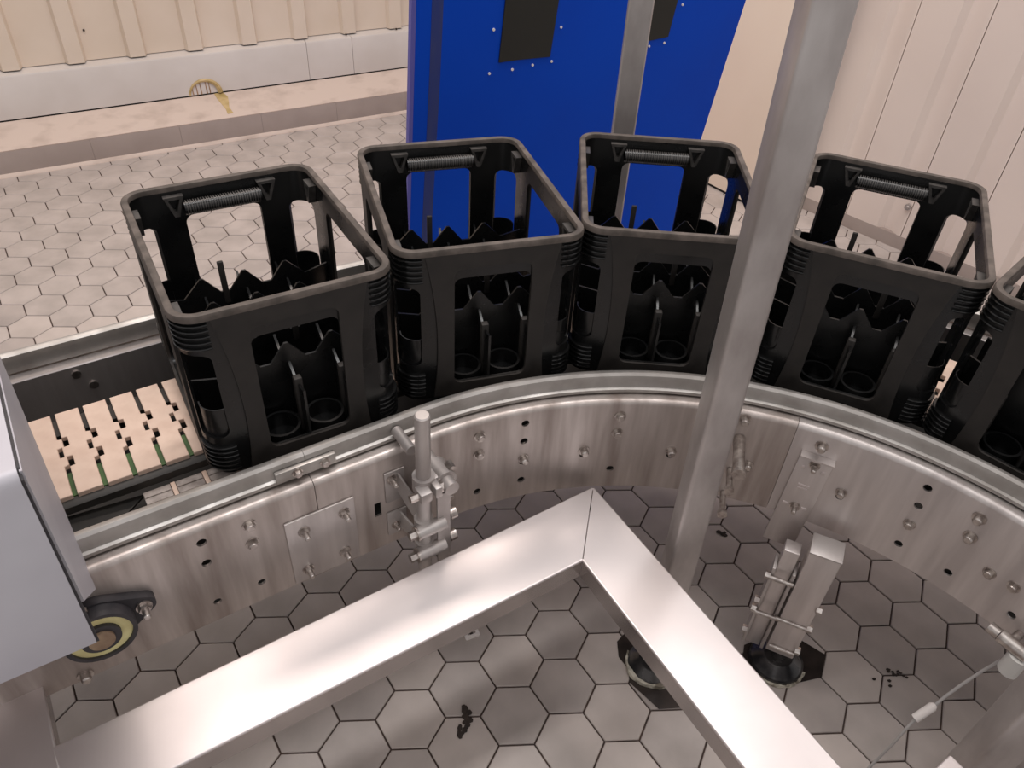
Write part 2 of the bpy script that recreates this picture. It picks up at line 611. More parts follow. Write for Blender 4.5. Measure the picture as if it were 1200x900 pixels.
def W(s, off, z):
    """s<0: straight run (metres before the bend); s>0: arc length on radius RAD; off: outwards from the inner plate's face"""
    if s <= 0:
        p = CC + U0 * (RAD + off) + T0 * s
    else:
        t = AT - s / RAD
        p = CC + Vector((math.cos(t), math.sin(t), 0)) * (RAD + off)
    return Vector((p.x, p.y, z))


def WU(s):
    if s <= 0:
        return U0.copy()
    t = AT - s / RAD
    return Vector((math.cos(t), math.sin(t), 0))


def s_of(deg):
    return (AT - math.radians(deg)) * RAD


S0, S1 = -0.95, s_of(-12)


def stations(a, b, step=0.02):
    out = [a]
    x = a
    while x < b - 1e-6:
        nx = min(b, x + (0.5 if x < -0.5 else step)) if x < 0 else min(b, x + step)
        if x < 0 < nx:
            nx = 0.0
        out.append(nx)
        x = nx
    return out


conv = thing('chain_conveyor', 'curved steel chain conveyor carrying the row of black crates', 'conveyor', (0, 0, 0))
Z_CH = 0.585

# inner side plate (towards the viewer), with rolled top flange and real holes
sect = [(0, 0.374), (0, 0.580)]
for i in range(1, 7):
    t = math.radians(90 * i / 6)
    sect.append((0.010 - 0.010 * math.cos(t), 0.580 + 0.010 * math.sin(t)))
sect += [(0.030, 0.590), (0.030, 0.5865), (0.0105, 0.5865)]
sect += [(0.0045, 0.581), (0.004, 0.574), (0.004, 0.374)]
HOLES = [(104.8, 0.56), (104.8, 0.517), (104.8, 0.466), (104.8, 0.418), (111.8, 0.417), (90.8, 0.421), (95.34, 0.462), (82.1, 0.462), (116.1, 0.424),
         (70.6, 0.459), (57.2, 0.461), (47.9, 0.558), (47.8, 0.515), (47.6, 0.463), (47.6, 0.417), (40.6, 0.416), (36.6, 0.458), (31.9, 0.417)]
LHOLES = [(0.369, 0.559), (0.371, 0.513), (0.303, 0.418), (0.373, 0.418)]


def hole_cut(mb, s, z, r, elong=1.0):
    u = WU(s)
    c = W(s, 0, z)
    mb.cyl(c - u * 0.02, c + u * 0.02, r, 14)


for (a_, b_, is_arc) in ((S0, -0.1955, False), (-0.1945, s_of(66.0), True), (s_of(66.0) + 0.0008, S1, True)):
    pl = MB().sweep(sect, stations(a_, b_), W).build('side_plate', 'steel_stain' if b_ < s_of(60) else 'steel', conv)
    cut = MB()
    cnt = 0
    for (dg, z) in HOLES:
        s = s_of(dg)
        if a_ < s < b_:
            hole_cut(cut, s, z, 0.0072)
            cnt += 1
    for (al, z) in LHOLES:
        if a_ < -al < b_:
            hole_cut(cut, -al, z, 0.0075 if z > 0.5 else 0.0065)
            cnt += 1
    if a_ < -0.096 < b_:
        # upright slot beside the splice plate
        c = W(-0.096, 0, 0.472)
        fr = frame(c, T0, U0, (0, 0, 1))
        cut.box((-0.006, -0.02, -0.016), (0.006, 0.02, 0.016), fr)
        cnt += 1
    if cnt:
        boolean(pl, cut)

# splice plate over the joint
sp = MB()
fr = frame(W(0, 0, 0), T0, U0, (0, 0, 1))
sp.cbox((-0.252, -0.0045, 0.381), (-0.137, -0.0002, 0.530), 0.0012, fr)
sp.build('splice_plate', 'steel', conv)

# bolts: washer, hex head and stud end in one small mesh, shared by all
bm_ = MB()
bm_.cyl((0, 0, 0), (0, 0, 0.002), 0.0105, 20)
hexa = [(0.0080 * math.cos(math.radians(60 * i)), 0.0080 * math.sin(math.radians(60 * i))) for i in range(6)]
bm_.prism(hexa, 0.002, 0.0085)
bm_.cyl((0, 0, 0.0085), (0, 0, 0.0098), 0.0066, 12, 0.0056)
bolt_me = bm_.mesh('bolt', 'bolt')
bs_ = MB()
bs_.cyl((0, 0, 0), (0, 0, 0.002), 0.0100, 20)
bs_.prism([(p[0] * 0.95, p[1] * 0.95) for p in hexa], 0.002, 0.0085)
bs_.cyl((0, 0, 0.0085), (0, 0, 0.019), 0.0046, 12)
bs_.cyl((0, 0, 0.019), (0, 0, 0.0205), 0.0046, 12, 0.0034)
stud_me = bs_.mesh('bolt', 'bolt')
bl_ = MB()
bl_.cyl((0, 0, 0), (0, 0, 0.0025), 0.0115, 20)
bl_.cyl((0, 0, 0.0025), (0, 0, 0.012), 0.0075, 16)
bl_.cyl((0, 0, 0.012), (0, 0, 0.014), 0.0075, 16, 0.0055)
round_me = bl_.mesh('bolt', 'bolt')


def bolt(s, z, me=None, parent=None, off=0.0, scale=1.0):
    u = -WU(s)
    rz = Vector((0, 0, 1))
    x = rz.cross(u).normalized()
    rot = random.random() * 6
    x2 = x * math.cos(rot) + rz * math.sin(rot)
    y2 = u.cross(x2)
    o = inst('bolt', me or bolt_me, parent or conv)
    o.matrix_local = frame(W(s, -off, z), x2 * scale, y2 * scale, u * scale)
    return o


for (al, z) in ((0.300, 0.557), (0.302, 0.516)):
    bolt(-al, z)
for (al, z) in ((0.224, 0.500), (0.156, 0.505), (0.228, 0.407), (0.163, 0.411)):
    bolt(-al, z, stud_me, off=0.0045)
bolt(-0.573, 0.385, round_me)
for (dg, z) in ((111.67, 0.556), (111.71, 0.513), (90.72, 0.556), (90.75, 0.515)):
    bolt(s_of(dg), z)
for (dg, z) in ((104.7, 0.474), (95.34, 0.473), (82.11, 0.474), (70.63, 0.470), (57.22, 0.472), (116.4, 0.436)):
    bolt(s_of(dg), z, round_me, scale=0.9)
for (dg, z) in ((73.13, 0.575), (62.07, 0.558), (47.66, 0.470), (36.65, 0.466), (41.04, 0.553), (40.75, 0.510), (33.6, 0.470), (29.0, 0.556), (29.0, 0.513)):
    bolt(s_of(dg), z, bolt_me if z < 0.5 else round_me)

# outer side plate
osect = [(0.492, 0.374), (0.492, 0.574), (0.530, 0.574), (0.530, 0.578), (0.490, 0.578), (0.488, 0.576), (0.488, 0.374)]
MB().sweep(osect, stations(S0, S1, 0.04), W).build('side_plate', 'steel', conv)
for (al, z) in ((0.45, 0.560), (0.43, 0.528), (0.20, 0.560)):
    c = W(-al, 0.488, z)
    MB().cyl(c, c - U0 * 0.003, 0.008, 14).build('bolt', 'bolt', conv)

MB().sweep([(0.006, 0.378), (0.006, 0.382), (0.486, 0.382), (0.486, 0.378)], stations(S0, S1, 0.04), W).build('shade_pan', 'dark', conv)  # unseen pan added to block light, darkening the floor and plate holes
# guide rails: inner and outer, D-shaped with a lower lip
rsect = [(0.024, 0.592), (0.020, 0.594), (0.020, 0.600), (0.025, 0.602), (0.0265, 0.610), (0.026, 0.618), (0.0275, 0.625), (0.032, 0.629), (0.038, 0.629), (0.044, 0.625), (0.046, 0.616), (0.046, 0.592)]
for (a_, b_) in ((S0, -0.1953), (-0.1947, S1)):
    MB().sweep(rsect, stations(a_, b_), W).build('guide_rail', 'rail', conv)
osr = [(0.556 - o, z - 0.010) for o, z in rsect]
MB().sweep(osr, stations(S0, S1, 0.04), W).build('guide_rail', 'rail', conv)
# rail joiner with two bolts
jb = MB()
jb.cbox((-0.245, 0.0175, 0.597), (-0.150, 0.025, 0.617), 0.001, fr)
jb.build('rail_joiner', 'rail', conv)
bolt(-0.212, 0.607, off=-0.0175, scale=0.8)
bolt(-0.168, 0.607, off=-0.0175, scale=0.8)

# chain links (each link a part), on straight and bend
PT = 0.0421
half = [(-0.0175, 0.100), (0.0175, 0.100), (0.0178, 0.034), (0.0245, 0.032), (0.0245, 0.012), (0.0150, 0.011), (0.0150, -0.011), (0.0245, -0.012), (0.0245, -0.032), (0.0178, -0.034), (0.0175, -0.100), (-0.0175, -0.100),
        (-0.0172, -0.036), (-0.0095, -0.035), (-0.0095, -0.013), (-0.0205, -0.012), (-0.0205, 0.012), (-0.0095, 0.013), (-0.0095, 0.035), (-0.0172, 0.036)]
half = list(reversed(half))
lk = MB()
bmk = bmesh.new()
vs_ = [bmk.verts.new((x, y, 0)) for x, y in half]
fc = bmk.faces.new(vs_)
r_ = bmesh.ops.extrude_face_region(bmk, geom=[fc])
for e in r_['geom']:
    if isinstance(e, bmesh.types.BMVert):
        e.co.z -= 0.008
bmesh.ops.recalc_face_normals(bmk, faces=bmk.faces[:])
bmesh.ops.bevel(bmk, geom=[e for e in bmk.edges if all(abs(v.co.z) < 1e-6 for v in e.verts)], offset=0.0008, segments=1, affect='EDGES')
bmesh.ops.triangulate(bmk, faces=[f for f in bmk.faces if len(f.verts) > 4])
lk.bm(bmk)
link_me = lk.mesh('chain_link', 'chain')
OFFC = 0.26
s = -0.86
RC = RAD + OFFC
k = 0
end_arc = math.radians(130)
while True:
    # arc length on the centre line of the chain
    if s <= 0:
        sp_ = s
    else:
        sp_ = s / RC * RAD
    if sp_ > S1 - 0.03:
        break
    u = WU(sp_)
    t_ = Vector((u.y, -u.x, 0))
    o = inst('chain_link', link_me, conv)
    o.matrix_local = frame(W(sp_, OFFC, Z_CH), t_, u, Vector((0, 0, 1)))
    s += PT
# wear strips, chain bed and cross bars
for (o0, o1, wm_) in ((0.166, 0.218, 'green'), (0.312, 0.352, 'dark')):
    MB().sweep([(o0, 0.566), (o0, 0.5765), (o1, 0.5765), (o1, 0.566)], stations(S0, S1, 0.04), W).build('wear_strip', wm_, conv)
MB().sweep([(0.148, 0.560), (0.148, 0.573), (0.154, 0.577), (0.163, 0.577), (0.163, 0.566), (0.36, 0.556), (0.36, 0.552), (0.2, 0.552)], stations(S0, S1, 0.04), W).build('chain_bed', 'dark', conv)
for sc_ in (-0.75, -0.14, 0.22, 0.55, 0.9, 1.25):
    u = WU(sc_)
    t_ = Vector((u.y, -u.x, 0))
    f_ = frame(W(sc_, 0, 0), t_, u, (0, 0, 1))
    MB().cbox((-0.02, 0.004, 0.470), (0.02, 0.488, 0.544), 0.001, f_).build('cross_bar', 'dark', conv)
# grey return links with pins beside the near edge, and lower return link
for i in range(4):
    al = 0.398 - 0.048 * i
    f_ = frame(W(-al, 0.108, 0.551), T0, U0, (0, 0, 1))
    b_ = MB()
    b_.cbox((-0.020, -0.030, -0.006), (0.020, 0.034, 0.006), 0.001, f_)
    for q in range(4):
        b_.box((-0.019, -0.026 + 0.015 * q, 0.0058), (0.019, -0.018 + 0.015 * q, 0.0080), f_)
    rl = b_.build('return_block', 'chain_grey', conv)
    MB().cyl(f_ @ Vector((0.024, -0.028, 0)), f_ @ Vector((0.024, -0.028, 0.020)), 0.006, 12).cyl(f_ @ Vector((0.024, -0.028, -0.02)), f_ @ Vector((0.024, -0.028, 0)), 0.004, 10).build('pin', 'dark', rl)
    MB().cbox((0.0205, -0.022, -0.004), (0.0275, 0.032, 0.009), 0.001, f_).build('spacer', 'chain', rl)
for i in range(3):
    f_ = frame(W(-0.47 - 0.043 * i, 0.115, 0.515), T0, U0, (0, 0, 1))
    o = inst('chain_link', link_me, conv)
    o.matrix_local = f_ @ Matrix.Diagonal((1, 0.45, 1, 1))
o = MB()
fx = frame(W(-0.475, 0.10, 0.551), T0, U0, (0, 0, 1))
o.add([fx @ Vector(p) for p in ((-0.05, -0.03, 0), (0.03, 0.02, 0.0), (0.06, 0.055, -0.01), (-0.05, 0.055, 0.0), (-0.05, -0.03, -0.004), (0.03, 0.02, -0.004), (0.06, 0.055, -0.014), (-0.05, 0.055, -0.004))],
      [(0, 1, 2, 3), (7, 6, 5, 4), (0, 4, 5, 1), (1, 5, 6, 2), (2, 6, 7, 3), (3, 7, 4, 0)])
o.build('chain_guide_flap', 'dark', conv)

# flange bearing on the plate
B_AL, B_Z = 0.529, 0.490
bf = frame(W(-B_AL, 0, B_Z), T0, Vector((0, 0, 1)), -U0)
bear = MB()
out = []
Rb, re, de = 0.050, 0.017, 0.062
for side in (1, -1):
    pass
ang = math.degrees(math.acos((Rb - re) / de))
rot = math.radians(5)
poly = []
for i in range(25):
    t = math.radians(ang + (180 - 2 * ang) * i / 24)
    poly.append((Rb * math.cos(t), Rb * math.sin(t)))
for i in range(13):
    t = math.radians(180 - ang + (2 * ang) * i / 12)
    poly.append((-de + re * math.cos(t), re * math.sin(t)))
for i in range(25):
    t = math.radians(180 + ang + (180 - 2 * ang) * i / 24)
    poly.append((Rb * math.cos(t), Rb * math.sin(t)))
for i in range(13):
    t = math.radians(-ang + 2 * ang * i / 12)
    poly.append((de + re * math.cos(t), re * math.sin(t)))
cr_, sr_ = math.cos(rot), math.sin(rot)
poly = [(p[0] * cr_ - p[1] * sr_, p[0] * sr_ + p[1] * cr_) for p in poly]
bear.prism(poly, 0.0, 0.014, bf, True)
c40 = [(0.047 * math.cos(2 * PI * i / 36), 0.047 * math.sin(2 * PI * i / 36)) for i in range(36)]
c30 = [(0.041 * math.cos(2 * PI * i / 36), 0.041 * math.sin(2 * PI * i / 36)) for i in range(36)]
bear.ring(c40, c30, 0.013, 0.034, bf)
bo = bear.build('bearing', 'bearing', conv)
c22 = [(0.026 * math.cos(2 * PI * i / 36), 0.026 * math.sin(2 * PI * i / 36)) for i in range(36)]
MB().ring(c30, c22, 0.012, 0.030, bf).build('cap_ring', 'cream_ring', bo)
c18 = [(0.017 * math.cos(2 * PI * i / 36), 0.017 * math.sin(2 * PI * i / 36)) for i in range(36)]
MB().ring(c22, c18, 0.012, 0.036, bf).build('inner_race', 'bearing', bo)
MB().prism(c18, 0.010, 0.040, bf, True).build('shaft_end', 'shaft', bo)
MB().cyl(bf @ Vector((-0.005, 0.048, 0.014)), bf @ Vector((-0.005, 0.048, 0.022)), 0.004, 10).build('grease_nipple', 'bolt', bo)
for sg in (1, -1):
    o = inst('bolt', stud_me if sg > 0 else bolt_me, bo)
    o.matrix_local = bf @ Matrix.Translation((sg * de * cr_, sg * de * sr_, 0.014)) @ Matrix.Scale(1.15, 4)

# ------------------------------------------------------------------ rail clamp bracket by the start of the bend
def CW_(al, off, z):
    return W(-al, off, z)


cl = bpy.data.objects.new('clamp_bracket', None)
COL.objects.link(cl)
cl.parent = conv
rod = MB().cyl(CW_(0.040, -0.055, 0.345), CW_(0.036, -0.055, 0.700), 0.0122, 20).cyl(CW_(0.036, -0.055, 0.700), CW_(0.036, -0.055, 0.702), 0.0122, 20, 0.0104)
rod.build('upright_rod', 'galv', cl)
MB().cyl(CW_(0.044, 0.024, 0.610), CW_(0.044, -0.03, 0.610), 0.009, 16).build('rail_stud', 'galv', cl)
# cross clamp: two collars, split jaw, hex nuts and the horizontal stub
f_ = frame(CW_(0.037, -0.055, 0.560), T0, U0, (0, 0, 1))
cb = MB()
cb.cyl(f_ @ Vector((0, 0, -0.014)), f_ @ Vector((0, 0, 0.014)), 0.0185, 20)
cb.cyl(f_ @ Vector((0.032, 0.024, -0.002)), f_ @ Vector((0.032, -0.016, -0.002)), 0.019, 20)
cb.cbox((-0.004, -0.014, -0.013), (0.036, 0.014, 0.012), 0.003, f_)
cb.cbox((-0.022, -0.034, -0.012), (-0.002, -0.010, 0.008), 0.002, f_)
cb.cbox((0.004, -0.034, -0.012), (0.016, -0.010, 0.010), 0.002, f_)
cb.build('cross_clamp', 'galv', cl)
MB().cyl(f_ @ Vector((0.032, 0.05, -0.002)), f_ @ Vector((0.032, -0.036, -0.002)), 0.0125, 18).build('stub_rod', 'galv', cl)
for (p0, p1, r) in (((-0.02, -0.022, -0.002), (-0.036, -0.022, -0.002), 0.007), ((0.016, -0.022, -0.002), (0.024, -0.022, -0.002), 0.009), ((0.046, 0.004, 0.014), (0.046, -0.012, 0.014), 0.007)):
    MB().cyl(f_ @ Vector(p0), f_ @ Vector(p1), r, 6).build('nut', 'bolt', cl)


def gusset(z0, drop, hgt):
    """ear bolted to the plate, oblique tapering web reaching the rod"""
    g = MB()
    f2 = frame(CW_(0.066, 0, z0), T0, U0, (0, 0, 1))
    g.cbox((-0.016, -0.004, -hgt * 0.55), (0.020, -0.0003, hgt * 0.45), 0.001, f2)
    a_, b_ = Vector((0.006, -0.004, 0)), Vector((0.028, -0.052, 0))
    nn_ = Vector((0.85, 0.52, 0)) * 0.004
    web = [(a_, hgt * 0.35), (a_, -hgt * 0.30), (b_, -drop), (b_ , -drop + hgt * 0.62), (b_, -drop + hgt * 0.75)]
    v = [f2 @ (p + Vector((0, 0, z))) for p, z in web] + [f2 @ (p + nn_ + Vector((0, 0, z))) for p, z in web]
    n = len(web)
    g.add(v, [tuple(range(n)), tuple(reversed(range(n, 2 * n)))] + [(i, (i + 1) % n, n + (i + 1) % n, n + i) for i in range(n)])
    return g


gusset(0.520, 0.090, 0.070).build('gusset', 'galv', cl)
gusset(0.430, 0.060, 0.056).build('gusset', 'galv', cl)
bolt(0 - 0.070, 0.536, stud_me, cl, 0.004, 0.95)
bolt(0 - 0.068, 0.422, stud_me, cl, 0.004, 0.8)
for zc in (0.462, 0.405):
    f3 = frame(CW_(0.039, -0.055, zc), T0, U0, (0, 0, 1))
    m_ = MB()
    m_.cyl(f3 @ Vector((-0.022, -0.016, 0)), f3 @ Vector((0.030, -0.016, 0)), 0.0125, 18)
    m_.cyl(f3 @ Vector((0, 0, -0.012)), f3 @ Vector((0, 0, 0.012)), 0.0165, 18)
    m_.build('rod_clamp', 'galv', cl)
    MB().cyl(f3 @ Vector((-0.036, -0.016, 0)), f3 @ Vector((-0.022, -0.016, 0)), 0.0085, 6).cyl(f3 @ Vector((-0.024, -0.016, 0)), f3 @ Vector((-0.020, -0.016, 0)), 0.0135, 16).build('bolt', 'bolt', cl)
    MB().cyl(f3 @ Vector((0.044, -0.006, 0)), f3 @ Vector((0.056, -0.006, 0)), 0.011, 14).build('nut', 'bolt', cl)
# angle bar beside the rod
f4 = frame(CW_(0.011, -0.052, 0), T0, U0, (0, 0, 1))
ab = MB()
ab.box((-0.010, -0.018, 0.352), (0.014, -0.014, 0.530), f4)
ab.box((0.0105, -0.014, 0.352), (0.014, 0.016, 0.550), f4)
ab.build('angle_bar', 'galv', cl)

# ------------------------------------------------------------------ adjustable support leg on the bend
LEG_S = s_of(62.0)
lu = WU(LEG_S)
lt = Vector((lu.y, -lu.x, 0))
lf = frame(W(LEG_S, 0, 0), lt, lu, (0, 0, 1))
leg = bpy.data.objects.new('support_leg', None)
COL.objects.link(leg)
leg.parent = conv
# slightly tilted mounting plate
tilt = Matrix.Translation(lf.translation) @ lf.to_3x3().to_4x4() @ Matrix.Translation((0, 0, 0.52)) @ Matrix.Rotation(math.radians(2), 4, 'Y') @ Matrix.Translation((0, 0, -0.52))
mp = MB()
mp.cbox((-0.029, -0.007, 0.300), (0.029, -0.0005, 0.535), 0.001, tilt)
mp.box((-0.029, -0.018, 0.533), (0.029, -0.0005, 0.537), tilt)
mp.build('mounting_plate', 'steel', leg)
for (x, z) in ((0.0, 0.517), (0.0, 0.408)):
    MB().bm  # keep helper referenced
    o = inst('bolt', stud_me, leg)
    o.matrix_local = tilt @ frame((x, -0.007, z), (1, 0, 0), (0, 0, 1), (0, -1, 0))
for (x, z, w_, h_) in ((-0.017, 0.506, 0.006, 0.008), (0.018, 0.506, 0.006, 0.008), (-0.002, 0.463, 0.020, 0.005), (-0.002, 0.456, 0.018, 0.003), (-0.018, 0.408, 0.010, 0.006), (0.016, 0.408, 0.010, 0.006)):
    MB().cbox((x - w_ / 2, -0.0082, z - h_ / 2), (x + w_ / 2, -0.0069, z + h_ / 2), 0.0004, tilt).build('embossed_mark', 'steel_bright', leg)
# square leg tube with cap, narrow twin strap with rungs, threaded spindle and foot
FOOT = Vector((0.661, 0.038, 0))
fl = frame((FOOT.x, FOOT.y, 0), lt, lu, (0, 0, 1))
lt_ = MB()
lt_.cbox((-0.033, -0.030, 0.070), (0.022, 0.020, 0.380), 0.002, fl)
lt_.build('leg_tube', 'steel', leg)
MB().cbox((-0.034, -0.031, 0.380), (0.023, 0.021, 0.384), 0.001, fl).build('tube_cap', 'galv', leg)
for x in (-0.077, -0.040):
    MB().cbox((x - 0.003, -0.026, 0.060), (x + 0.003, 0.014, 0.305), 0.001, fl).build('strap', 'galv', leg)
MB().cbox((-0.073, -0.014, 0.050), (-0.044, 0.016, 0.350), 0.002, fl).build('inner_bar', 'steel', leg)
for (xa, xb, z) in ((-0.084, -0.036, 0.285), (-0.084, -0.036, 0.175), (-0.040, 0.026, 0.178), (-0.030, 0.020, 0.090)):
    MB().cyl(fl @ Vector((xa, -0.032, z)), fl @ Vector((xb, -0.032, z)), 0.0045, 12).build('tie_rod', 'bolt', leg)
for (x, z) in ((-0.084, 0.285), (-0.084, 0.178), (-0.084, 0.205), (-0.084, 0.105), (0.024, 0.178), (0.024, 0.240), (0.023, 0.100)):
    MB().cyl(fl @ Vector((x - 0.005, -0.028, z)), fl @ Vector((x + 0.005, -0.028, z)), 0.0085, 6).build('nut', 'bolt', leg)
ft = MB()
c0 = fl @ Vector((0, 0, 0))
ft.cyl(c0, c0 + Vector((0, 0, 0.012)), 0.056, 32)
ft.cyl(c0 + Vector((0, 0, 0.012)), c0 + Vector((0, 0, 0.030)), 0.052, 32, 0.030)
ft.cyl(c0 + Vector((0, 0, 0.030)), c0 + Vector((0, 0, 0.075)), 0.016, 16)
ft.build('levelling_foot', 'foot', leg)


def arc_ring(r0, r1, a0, a1, z1, seed=1, wob=0.0015):
    rd_ = random.Random(seed)
    m = MB()
    n = 18
    w1 = [rd_.uniform(-wob, wob) for _ in range(n + 1)]
    po = [((r1 + w1[i]) * math.cos(math.radians(a0 + (a1 - a0) * i / n)), (r1 + w1[i]) * math.sin(math.radians(a0 + (a1 - a0) * i / n))) for i in range(n + 1)]
    pi_ = [((r0 - w1[n - i]) * math.cos(math.radians(a0 + (a1 - a0) * (n - i) / n)), (r0 - w1[n - i]) * math.sin(math.radians(a0 + (a1 - a0) * (n - i) / n))) for i in range(n + 1)]
    m.prism(po + pi_, 0.0, z1)
    return m


am = arc_ring(0.056, 0.0605, 215, 330, 0.007)
am.v = [(p[0] + c0.x, p[1] + c0.y, p[2]) for p in am.v]
am.build('foot_ring', 'ring_dirty', leg)
# one more leg further round, and two under the outer plate: simple square tubes with feet
for (sl, of, tall) in ((s_of(20), -0.022, 0.40), (-0.70, 0.512, 0.46), (s_of(95), 0.512, 0.46), (s_of(40), 0.512, 0.46)):
    u = WU(sl)
    t_ = Vector((u.y, -u.x, 0))
    f_ = frame(W(sl, of, 0), t_, u, (0, 0, 1))
    lg = MB().cbox((-0.02, -0.02, 0.03), (0.02, 0.02, tall), 0.002, f_).build('support_leg', 'galv', conv)
    MB().cyl(f_ @ Vector((0, 0, 0)), f_ @ Vector((0, 0, 0.014)), 0.045, 24).cyl(f_ @ Vector((0, 0, 0.014)), f_ @ Vector((0, 0, 0.032)), 0.04, 24, 0.02).build('levelling_foot', 'foot', lg)

# ------------------------------------------------------------------ beer crates
CRZ = 0.295
HX, HY = 0.1575, 0.202
cr = {}
# outer wall shell with windows and open corner slots
sh = MB()
sh.ring(rr(HX - 0.005, HY - 0.005, 0.033), rr(HX - 0.0095, HY - 0.0095, 0.0285), 0.004, 0.290)
sh_o = sh.build('shell', 'black')


def rwin(mb, axis, c, hw, z0, z1, r, lo, hi):
    pts = rr(hw, (z1 - z0) / 2, r, 5)
    zc = (z0 + z1) / 2
    n = len(pts)
    if axis == 'y':
        v = [(c + p[0], lo, zc + p[1]) for p in pts] + [(c + p[0], hi, zc + p[1]) for p in pts]
    else:
        v = [(lo, c + p[0], zc + p[1]) for p in pts] + [(hi, c + p[0], zc + p[1]) for p in pts]
    mb.add(v, [tuple(range(n)), tuple(reversed(range(n, 2 * n)))] + [(i, (i + 1) % n, n + (i + 1) % n, n + i) for i in range(n)])


cut = MB()
rwin(cut, 'y', 0, 0.064, 0.030, 0.238, 0.014, -0.25, 0.25)
rwin(cut, 'x', 0, 0.090, 0.030, 0.250, 0.014, -0.25, 0.25)
boolean(sh_o, cut)
cut = MB()
for sx in (1, -1):
    for sy in (1, -1):
        ang0 = math.atan2(sy, sx)
        # slot prism following the corner, rounded ends
        fz = frame((sx * (HX - 0.036), sy * (HY - 0.036), 0), (math.cos(ang0), math.sin(ang0), 0), (-math.sin(ang0), math.cos(ang0), 0), (0, 0, 1))
        pts = rr(0.0245, (0.228 - 0.075) / 2, 0.012, 4)
        zc = (0.228 + 0.075) / 2
        n = len(pts)
        v = [fz @ Vector((0.004, p[0], zc + p[1])) for p in pts] + [fz @ Vector((0.07, p[0], zc + p[1])) for p in pts]
        cut.add(v, [tuple(range(n)), tuple(reversed(range(n, 2 * n)))] + [(i, (i + 1) % n, n + (i + 1) % n, n + i) for i in range(n)])
boolean(sh_o, cut)
cr['shell'] = sh_o

# rim: rounded section swept round the outline
path_o = rr(HX, HY, 0.038, 10)
sec = [(0.0, 0.2845), (0.0, 0.291), (-0.0014, 0.2942), (-0.004, 0.295), (-0.0085, 0.295), (-0.0108, 0.2938), (-0.0115, 0.291), (-0.0115, 0.286), (-0.006, 0.2845)]
rim = MB()
n = len(path_o)
rings = []
vv = []
for (d, z) in sec:
    pts = rr(HX + d, HY + d, 0.038 + d, 10)
    vv += [(p[0], p[1], z) for p in pts]
ff = []
m = len(sec)
for k in range(m):
    k2 = (k + 1) % m
    for i in range(n):
        j = (i + 1) % n
        ff.append((k * n + i, k * n + j, k2 * n + j, k2 * n + i))
rim.add(vv, ff, True)
cr['rim'] = rim.build('rim', 'black_worn')


# proud flared panels with windows
def flared(z0, z1, wt, wm, wb, hw, wz0, wz1, thick):
    outer = []
    N = 12
    right = []
    for i in range(N + 1):
        t = i / N
        z = z0 + (z1 - z0) * t
        # quadratic through wb, wm, wt
        w_ = wb * (1 - t) * (1 - 2 * t) + 4 * wm * t * (1 - t) + wt * t * (2 * t - 1)
        right.append((w_, z))
    poly = right + [(-p[0], p[1]) for p in reversed(right)]
    m = MB()
    m.prism(poly, 0, thick)
    return m


def panel_obj(name, P, hw, wz0, wz1):
    m = flared(*P)
    o = m.build(name, 'black_matte')
    c = MB()
    pts = [(p[0], p[1] + (wz0 + wz1) / 2) for p in rr(hw, (wz1 - wz0) / 2, 0.014, 5)]
    c.prism(pts, -0.02, 0.03)
    boolean(o, c)
    return o.data, o


TH = 0.0055
fp_me, fp_o = panel_obj('front_panel', (0.006, 0.286, 0.110, 0.092, 0.099, 0, 0, 0, TH), 0.0638, 0.030, 0.257)
sp_me, sp_o = panel_obj('side_panel', (0.006, 0.286, 0.155, 0.136, 0.144, 0, 0, 0, TH), 0.090, 0.030, 0.249)
fp_o.matrix_local = frame((0, -HY + 0.0005 + TH, 0), (1, 0, 0), (0, 0, 1), (0, -1, 0))
fp2 = inst('front_panel', fp_me, None, frame((0, HY - 0.0005 - TH, 0), (-1, 0, 0), (0, 0, 1), (0, 1, 0)))
sp_o.matrix_local = frame((HX - 0.0005 - TH, 0, 0), (0, 1, 0), (0, 0, 1), (1, 0, 0))
sp2 = inst('side_panel', sp_me, None, frame((-HX + 0.0005 + TH, 0, 0), (0, -1, 0), (0, 0, 1), (-1, 0, 0)))
crate_parts = [cr['shell'], cr['rim'], fp_o, fp2, sp_o, sp2]


# ribbed corner blocks, top and bottom
def corner_ribs(zs):
    m = MB()
    for z in zs:
        n = 9
        v = []
        for (rad, zz) in ((0.0300, z), (0.0372, z + 0.0005), (0.0380, z + 0.002), (0.0372, z + 0.0035), (0.0300, z + 0.004)):
            for i in range(n):
                t = math.radians(-9 + 108 * i / (n - 1))
                v.append((rad * math.cos(t), rad * math.sin(t), zz))
        f = []
        for k in range(4):
            for i in range(n - 1):
                f.append((k * n + i, k * n + i + 1, (k + 1) * n + i + 1, (k + 1) * n + i))
        for i in range(n - 1):
            f.append((4 * n + i, 4 * n + i + 1, i + 1, i))
        f.append(tuple(k * n for k in range(5)))
        f.append(tuple(k * n + n - 1 for k in reversed(range(5))))
        m.add(v, f, True)
    return m


